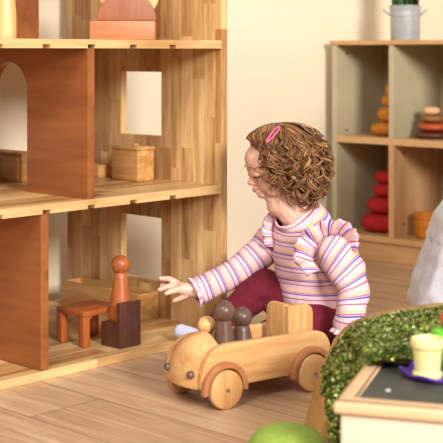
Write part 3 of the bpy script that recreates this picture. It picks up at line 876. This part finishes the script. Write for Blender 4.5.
for clump in range(640):
    al = rnd.uniform(-pi, pi) if clump < 540 else rnd.uniform(-1.2, 1.2); tm = tmax(al)
    th0 = rnd.uniform(.02, .78) * tm * (1 if clump < 540 else .6)
    th1 = min(tm + rnd.uniform(-.10, .18), th0 + rnd.uniform(.8, 1.7))
    if th1 - th0 < .35: th0 = max(.05, th1 - .6)
    drift = rnd.uniform(-.30, .30); ph = rnd.uniform(0, 2 * pi); hand = rnd.choice((-1, 1))
    wl = rnd.uniform(.030, .056); amp = rnd.uniform(.0060, .0155); lift = rnd.uniform(1.06, 1.34)
    arc = (th1 - th0) * .115; n = max(12, int(arc / .0036)); nst = rnd.choice((3, 4, 4, 5))
    for q_ in range(nst):
        dph = rnd.uniform(-.40, .40); dal = rnd.uniform(-.05, .05); dk = rnd.uniform(-.02, .02); pts = []; da = rnd.uniform(.8, 1.2)
        for i in range(n):
            u = i / (n - 1); th = th0 + (th1 - th0) * u
            full = th / 2.3
            k = 1.095 + (lift - 1.06) * min(1, u * 1.6) * (.25 + 1.05 * full) * (.45 + .55 * min(1, max(0, (abs(al) - .5) / .9))) + dk * u
            a2 = al + dal + drift * u
            lim = .98 if al > 0 else 1.35
            if abs(a2) < lim and th > .72: a2 += ((1 if al > 0 else -1) * (lim + .12 * sin(ph)) - a2) * min(1, (th - .72) * 2.6)
            back = .5 - .5 * cos(a2)
            c = skull(a2, th, k + (.06 + .13 * back) * max(0, full - .40))
            nrm = skull(a2, th).normalized(); tg = (skull(a2, th + .01) - skull(a2, th)).normalized(); bn_ = nrm.cross(tg)
            am = amp * da * (.07 + .93 * min(1, max(0, (th - .80) / .8))) * min(1, u * 2 + .1)
            w_ = ph + dph + hand * 2 * pi * arc * u / wl
            pts.append(hw(c + nrm * (am * .8 * cos(w_)) + bn_ * (am * sin(w_))))
        strand(pts, rnd.uniform(.0012, .0022))
# a few loose wisps over the brow
for al, th0, out in ((.95, .75, .010),):
    pts = []
    for i in range(14):
        u = i / 13; c = skull(al + .25 * u * (1 if al > 0 else -1), th0 + .75 * u, 1.10 + out * 4 * u * u)
        pts.append(hw(c + Vector((.004 * sin(u * 9), .004 * cos(u * 9), 0))))
    strand(pts, .0011)
me = bpy.data.meshes.new('curls'); me.from_pydata([tuple(v) for v in verts], [], faces); me.update()
cur = link('curls', me, M['hair'], hair, world=True, angle=180)
# hair clip
a0, a1 = P(266.5, 142, 3.020), P(279, 127, 3.038)
dv = a1 - a0; nv = Vector((dv.z, 0, -dv.x)).normalized()
b = bmesh.new()
tube([a0 + dv * (.5 - .5 * cos(2 * pi * k / 24)) + nv * (.0055 * sin(2 * pi * k / 24) * (.55 + .45 * (.5 - .5 * cos(2 * pi * k / 24)))) for k in range(24)], .0021, 8, b, closed=True)
fin('hair_clip', b, M['pink'], hair, world=True)

# ------------------------------------------------------------------ the adult at the right edge
ad = thing('person', 'person in pale grey sitting with their back to the cabinet at the right edge', 'person', (.70, 3.42, 0))
def A(x, y, z): return Vector((x, y, z))
pel = A(.665, 3.42, .125); ribs = A(.79, 3.42, .40); nk = A(.875, 3.41, .575); hd = A(.925, 3.40, .70)
shl = A(.875, 3.26, .51); shr = A(.865, 3.58, .51)
bm = bmesh.new()
hull_caps(bm, pel, ribs, .10, .10); hull_caps(bm, ribs, nk, .09, .05); hull_caps(bm, shl, shr, .05, .05)
hull_caps(bm, nk, hd + A(.0, 0, -.04), .05, .05)
ell(bm, hd, (.098, .076, .112)); ell(bm, hd + A(.045, 0, -.06), (.05, .05, .05)); ell(bm, hd + A(.103, 0, -.02), (.014, .012, .018))
ell(bm, hd + A(.092, 0, -.062), (.012, .022, .010)); ell(bm, hd + A(.075, 0, -.098), (.02, .022, .016))
for s in (-1, 1): ell(bm, hd + A(.0, s * .076, -.015), (.018, .008, .028))
legs = []
for s in (-1, 1):
    h_ = A(.70, 3.42 + s * .085, .105); k_ = A(1.02, 3.42 + s * .20, .16); an = A(1.10, 3.42 - s * .02 + s * .02, .055 + (.02 if s > 0 else 0)); legs.append((h_, k_, an))
    hull_caps(bm, h_, k_, .075, .052); hull_caps(bm, k_, an, .05, .034); hull_caps(bm, an, an + A(.05, -s * .15, -.015), .034, .024)
arms = []
for sh, s in ((shl, -1), (shr, 1)):
    e_ = A(1.02, sh.y + s * .03, .33); w_ = A(1.20, 3.42 + s * .07, .25); arms.append((sh, e_, w_))
    hull_caps(bm, sh, e_, .045, .036); hull_caps(bm, e_, w_, .036, .024)
    pm = w_ + A(.06, -s * .01, -.005); hull_caps(bm, w_, pm, .024, .026)
    for i in range(4):
        y = pm.y + (i - 1.5) * .016; ln = (.062, .072, .068, .054)[i]
        hull_caps(bm, pm + A(0, (i - 1.5) * .012, 0), A(pm.x + ln * .6, y, pm.z - .004), .0105, .0085); hull_caps(bm, A(pm.x + ln * .6, y, pm.z - .004), A(pm.x + ln, y, pm.z - .024), .0085, .0070)
    hull_caps(bm, w_ + A(.02, -s * .01, 0), w_ + A(.06, -s * .045, .0), .012, .0095); hull_caps(bm, w_ + A(.06, -s * .045, 0), w_ + A(.085, -s * .048, -.012), .0095, .0078)
link('body', remesh(bm, .0045, 4), M['skin'], ad, world=True, angle=180)
bm = bmesh.new()
hull_caps(bm, A(.634, 3.36, .075), A(.683, 3.37, .24), .125, .116); hull_caps(bm, A(.634, 3.48, .075), A(.683, 3.47, .24), .125, .116); hull_caps(bm, A(.634, 3.36, .075), A(.634, 3.48, .075), .125, .125)
for h_, k_, an in legs: hull_caps(bm, h_, k_, .098, .070); hull_caps(bm, k_, an, .070, .05)
me = remesh(bm, .007, 6)
for v in me.vertices:
    v.co += v.normal * (.004 * noise.noise(Vector((v.co.x * 8, v.co.y * 6, v.co.z * 26))) + .001 * noise.noise(v.co * 50))
    if v.co.z < .004: v.co.z = .004
link('sweatpants', me, M['grey_sweat'], ad, world=True, angle=180)
bm = bmesh.new()
hull_caps(bm, A(.687, 3.36, .245), ribs + A(0, -.05, 0), .122, .120); hull_caps(bm, A(.687, 3.48, .245), ribs + A(0, .05, 0), .122, .120); hull_caps(bm, A(.687, 3.36, .245), A(.687, 3.48, .245), .122, .122)
hull_caps(bm, ribs + A(0, -.05, 0), shl, .105, .066); hull_caps(bm, ribs + A(0, .05, 0), shr, .105, .066); hull_caps(bm, shl, shr, .066, .066); hull_caps(bm, ribs, nk + A(0, 0, -.02), .10, .06)
for sh, e_, w_ in arms: hull_caps(bm, sh, e_, .062, .052); hull_caps(bm, e_, w_.lerp(e_, .08), .052, .036)
me = remesh(bm, .007, 5)
for v in me.vertices:
    v.co += v.normal * (.005 * noise.noise(Vector((v.co.x * 7, v.co.y * 5, v.co.z * 26))) + .001 * noise.noise(v.co * 50))
link('sweater', me, M['grey_knit'], ad, world=True, angle=180)
bm = bmesh.new()
ell(bm, hd + A(-.018, 0, .022), (.100, .087, .112)); ell(bm, hd + A(-.06, 0, -.04), (.06, .075, .07)); ell(bm, hd + A(-.125, 0, .02), (.042, .042, .042))
me = remesh(bm, .005, 3)
for v in me.vertices: v.co += v.normal * .003 * noise.noise(Vector((v.co.x * 40, v.co.y * 90, v.co.z * 40)))
link('hair', me, M['dark_hair'], ad, world=True, angle=180)

# ------------------------------------------------------------------ play table in front
A_T = -radians(17.5)
TX = Matrix.Translation((.170, 1.900, 0)) @ Matrix.Rotation(A_T, 4, 'Z')
def T(x, y, z=0): return TX @ Vector((x, y, z))
TZ = .2252; TL, TD, RW = .50, .30, .030
tb = thing('play_table', 'cream play table with wooden rim and black chalkboard top, front right corner', 'table', TX.translation, A_T)
fin('body', bx(.008, TL - .008, .008, TD - .008, 0, TZ - .021, bev=.003), M['cream_paint'], tb)
bm = bmesh.new()
def rim_piece(bm, pts):
    prism(pts, TZ - .022, TZ, 2, bm)
rim_piece(bm, [(0, 0), (TL, 0), (TL - RW, RW), (RW, RW)]); rim_piece(bm, [(TL, 0), (TL, TD), (TL - RW, TD - RW), (TL - RW, RW)])
rim_piece(bm, [(TL, TD), (0, TD), (RW, TD - RW), (TL - RW, TD - RW)]); rim_piece(bm, [(0, TD), (0, 0), (RW, RW), (RW, TD - RW)])
bmesh.ops.remove_doubles(bm, verts=bm.verts, dist=1e-5)
bmesh.ops.recalc_face_normals(bm, faces=bm.faces)
es = [e for e in bm.edges if len(e.link_faces) == 2 and e.calc_face_angle() > 1.2]
bmesh.ops.bevel(bm, geom=es, offset=.006, segments=3, affect='EDGES', profile=.5)
fin('rim', bm, M['rim'], tb, angle=40)
fin('chalkboard', bx(RW - .002, TL - RW + .002, RW - .002, TD - RW + .002, TZ - .02, TZ - .004, bev=0), M['chalk'], tb, smooth=False)

zt = TZ - .0035
pc = Vector((.354, 2.052, zt))
bm = bmesh.new(); prof_ = [(0, .0), (.9, .0), (1.0, .004), (1.0, .007), (.85, .006), (0, .005)]; rows = []
for r, z in prof_:
    row = []
    for k in range(64):
        a = 2 * pi * k / 64; rr = .060 * r * (1 + .075 * cos(6 * a + .6) * r)
        row.append(bm.verts.new((rr * cos(a), rr * sin(a) * 1.0, z + (.004 * r ** 4 * (1 + cos(6 * a + .6)) if r > .8 else 0))))
    rows.append(row)
for A_, B_ in zip(rows, rows[1:]):
    for k in range(64):
        if rows.index(A_) == 0 or rows.index(B_) == len(rows) - 1: pass
        bm.faces.new((A_[k], A_[(k + 1) % 64], B_[(k + 1) % 64], B_[k]))
bmesh.ops.remove_doubles(bm, verts=bm.verts, dist=1e-6)
o = fin('plate', bm, M['purple'], angle=60); o.location = pc
tag(o, 'wavy purple plate lying on the black chalkboard table top', 'plate')
cu = P(427.5, 377, 2.026)
cup = thing('toy_cup', 'pale yellow toy cup standing on the purple plate', 'cup', (cu.x, 2.026, zt + .006))
fin('cup_body', lathe([(0, 0), (.0225, 0), (.0240, .003), (.0240, .007), (.0205, .010), (.0205, .013), (.0238, .046), (.0260, .048), (.0270, .051), (.0272, .058), (.0262, .062), (.0240, .063), (.0225, .060), (.0215, .040), (.0185, .014), (0, .012)], 48), M['cup'], cup)
g = P(452, 365, 2.084)
gt = thing('toy_beaker', 'bright green toy beaker topped with a terracotta ball behind the yellow cup', 'toy beaker', (g.x, 2.084, zt + .006))
fin('beaker', lathe([(0, 0), (.020, 0), (.022, .003), (.024, .03), (.030, .046), (.034, .056), (.030, .062), (.018, .066), (0, .067)], 40), M['green_pl'], gt)
fin('ball', lathe(ball_prof(.021, .080, 16), 32), M['terra'], gt)
o = fin('sequin', lathe([(0, 0), (.0038, 0), (.0042, .0008), (.003, .0018), (0, .002)], 16), M['white_disc']); wp = P(388, 389.5, 1.966); o.location = (wp.x, 1.966, zt - .0003)
tag(o, 'single white sequin lying on the black table top', 'sequin')

# ------------------------------------------------------------------ curved board with the sequin cloth
half = [(.162, .0), (.170, .035), (.182, .074), (.203, .138), (.224, .180), (.245, .205), (.268, .220), (.314, .236), (.374, .246), (.44, .2535), (.50, .255)]
bp_ = half + [(1.0 - x, z) for x, z in reversed(half[:-1])]
bc_ = catmull(bp_, 5)
bi = []
for i, (x, z) in enumerate(bc_):
    a = bc_[max(i - 1, 0)]; b = bc_[min(i + 1, len(bc_) - 1)]
    t = Vector((b[0] - a[0], b[1] - a[1])).normalized(); n = Vector((-t.y, t.x)); bi.append((Vector((x, z)), n))
outer = [(p.x, p.y) for p, n in bi]; inner = [((p - n * .014).x, max(0.0, (p - n * .014).y)) for p, n in bi]
bd_ = fin('balance_board', prism(outer + inner[::-1], 2.27, 2.50, 1, bev=.002), M['board'], angle=40)
tag(bd_, 'curved brown wooden balance board arching under the green sequin cloth', 'balance board')
cl = thing('sequin_cloth', 'crumpled green sequin cloth draped over the curved brown board', 'cloth', (.5, 2.3, 0))
bm = bmesh.new(); grid = []; NW = 44
idx0 = 14; pts_s = bi[idx0:-idx0]
def sst(a, b, x):
    t = max(0, min(1, (x - a) / (b - a))); return t * t * (3 - 2 * t)
for i, (p, n) in enumerate(pts_s):
    for extra in range(3):
        if i == len(pts_s) - 1 and extra: break
        if extra:
            p2, n2 = pts_s[i + 1]; pp = p.lerp(p2, extra / 3); nn = n.lerp(n2, extra / 3).normalized()
        else: pp, nn = p, n
        row = []
        edge = .02 * noise.noise(Vector((pp.x * 14, 3.1, 0)))
        for j in range(NW + 1):
            u = j / NW
            if u < .55:
                Y = 2.435 + edge * .5 - (u / .55) * (2.435 - 2.275); base = Vector((pp.x, Y, pp.y)); nrm = Vector((nn.x, 0, nn.y)); dz = 0
            else:
                t = (u - .55) / .45; on = sst(.212, .258, pp.x)
                zl = max(.05, pp.y - .0 - .20 * t ** 1.3); zt_ = pp.y + (TZ + .004 - pp.y) * sst(0, 1, t)
                Yl = 2.275 - .035 * sst(0, .5, t); Yt = 2.275 - (.178 - .012 * sst(.27, .34, pp.x)) * t
                base = Vector((pp.x, Yl + (Yt - Yl) * on, zl + (zt_ - zl) * on)); nrm = Vector((nn.x * .5, -.8 * (1 - .6 * on), .3 + .7 * on)).normalized()
            q = Vector((base.x * 13, base.y * 13, base.z * 13))
            lump = .018 + .016 * noise.noise(q) + .010 * noise.noise(q * 2.3) + .004 * noise.noise(q * 6)
            lump *= (.25 + .75 * sst(.25, .62, u)) * (.45 if j == NW else 1)
            row.append(bm.verts.new(base + nrm * max(.003, lump)))
        grid.append(row)
for A_, B_ in zip(grid, grid[1:]):
    for j in range(NW): bm.faces.new((A_[j], A_[j + 1], B_[j + 1], B_[j]))
bmesh.ops.recalc_face_normals(bm, faces=bm.faces)
fl = [(f.calc_center_median().copy(), f.normal.copy(), f.calc_area(), [v.co.copy() for v in f.verts]) for f in bm.faces]
net = fin('cloth', bm, M['fabric'], cl, world=True, angle=180)
net.modifiers.new('thick', 'SOLIDIFY').thickness = .0015
verts = []; faces = []
tot = sum(f[2] for f in fl); want = 11000
for c, n, ar, vs in fl:
    k = ar / tot * want; k = int(k) + (1 if rnd.random() < k - int(k) else 0)
    nn = n if n.z > -.3 else -n
    for _ in range(k):
        a, b_ = rnd.random(), rnd.random()
        p = vs[0].lerp(vs[1], a).lerp(vs[3].lerp(vs[2], a), b_)
        d = (nn + Vector((rnd.gauss(0, .42), rnd.gauss(0, .42), rnd.gauss(0, .42)))).normalized()
        x = d.orthogonal().normalized(); y = d.cross(x); r = rnd.uniform(.0026, .0040)
        b0 = len(verts); p = p + nn * .0028
        for m_ in range(6): verts.append(p + x * (r * cos(m_ * pi / 3)) + y * (r * sin(m_ * pi / 3)))
        verts.append(p + d * .0006)
        for m_ in range(6): faces.append((b0 + m_, b0 + (m_ + 1) % 6, b0 + 6))
me = bpy.data.meshes.new('sequins'); me.from_pydata([tuple(v) for v in verts], [], faces); me.update()
sq = link('sequins', me, M['sequin'], cl, smooth=False, world=True); sq['kind'] = 'stuff'

# ------------------------------------------------------------------ lime felt dome
g = P(287, 430, 2.05)
o = fin('felt_dome', lathe([(0, 0), (.064, 0), (.069, .008), (.0705, .05), (.0685, .092), (.062, .117), (.051, .131), (.035, .1385), (.016, .1412), (0, .1415)], 48), M['lime'], angle=180)
o.location = (g.x, 2.05, 0); tag(o, 'rounded lime green felt dome on the floor in front of the car', 'felt dome')
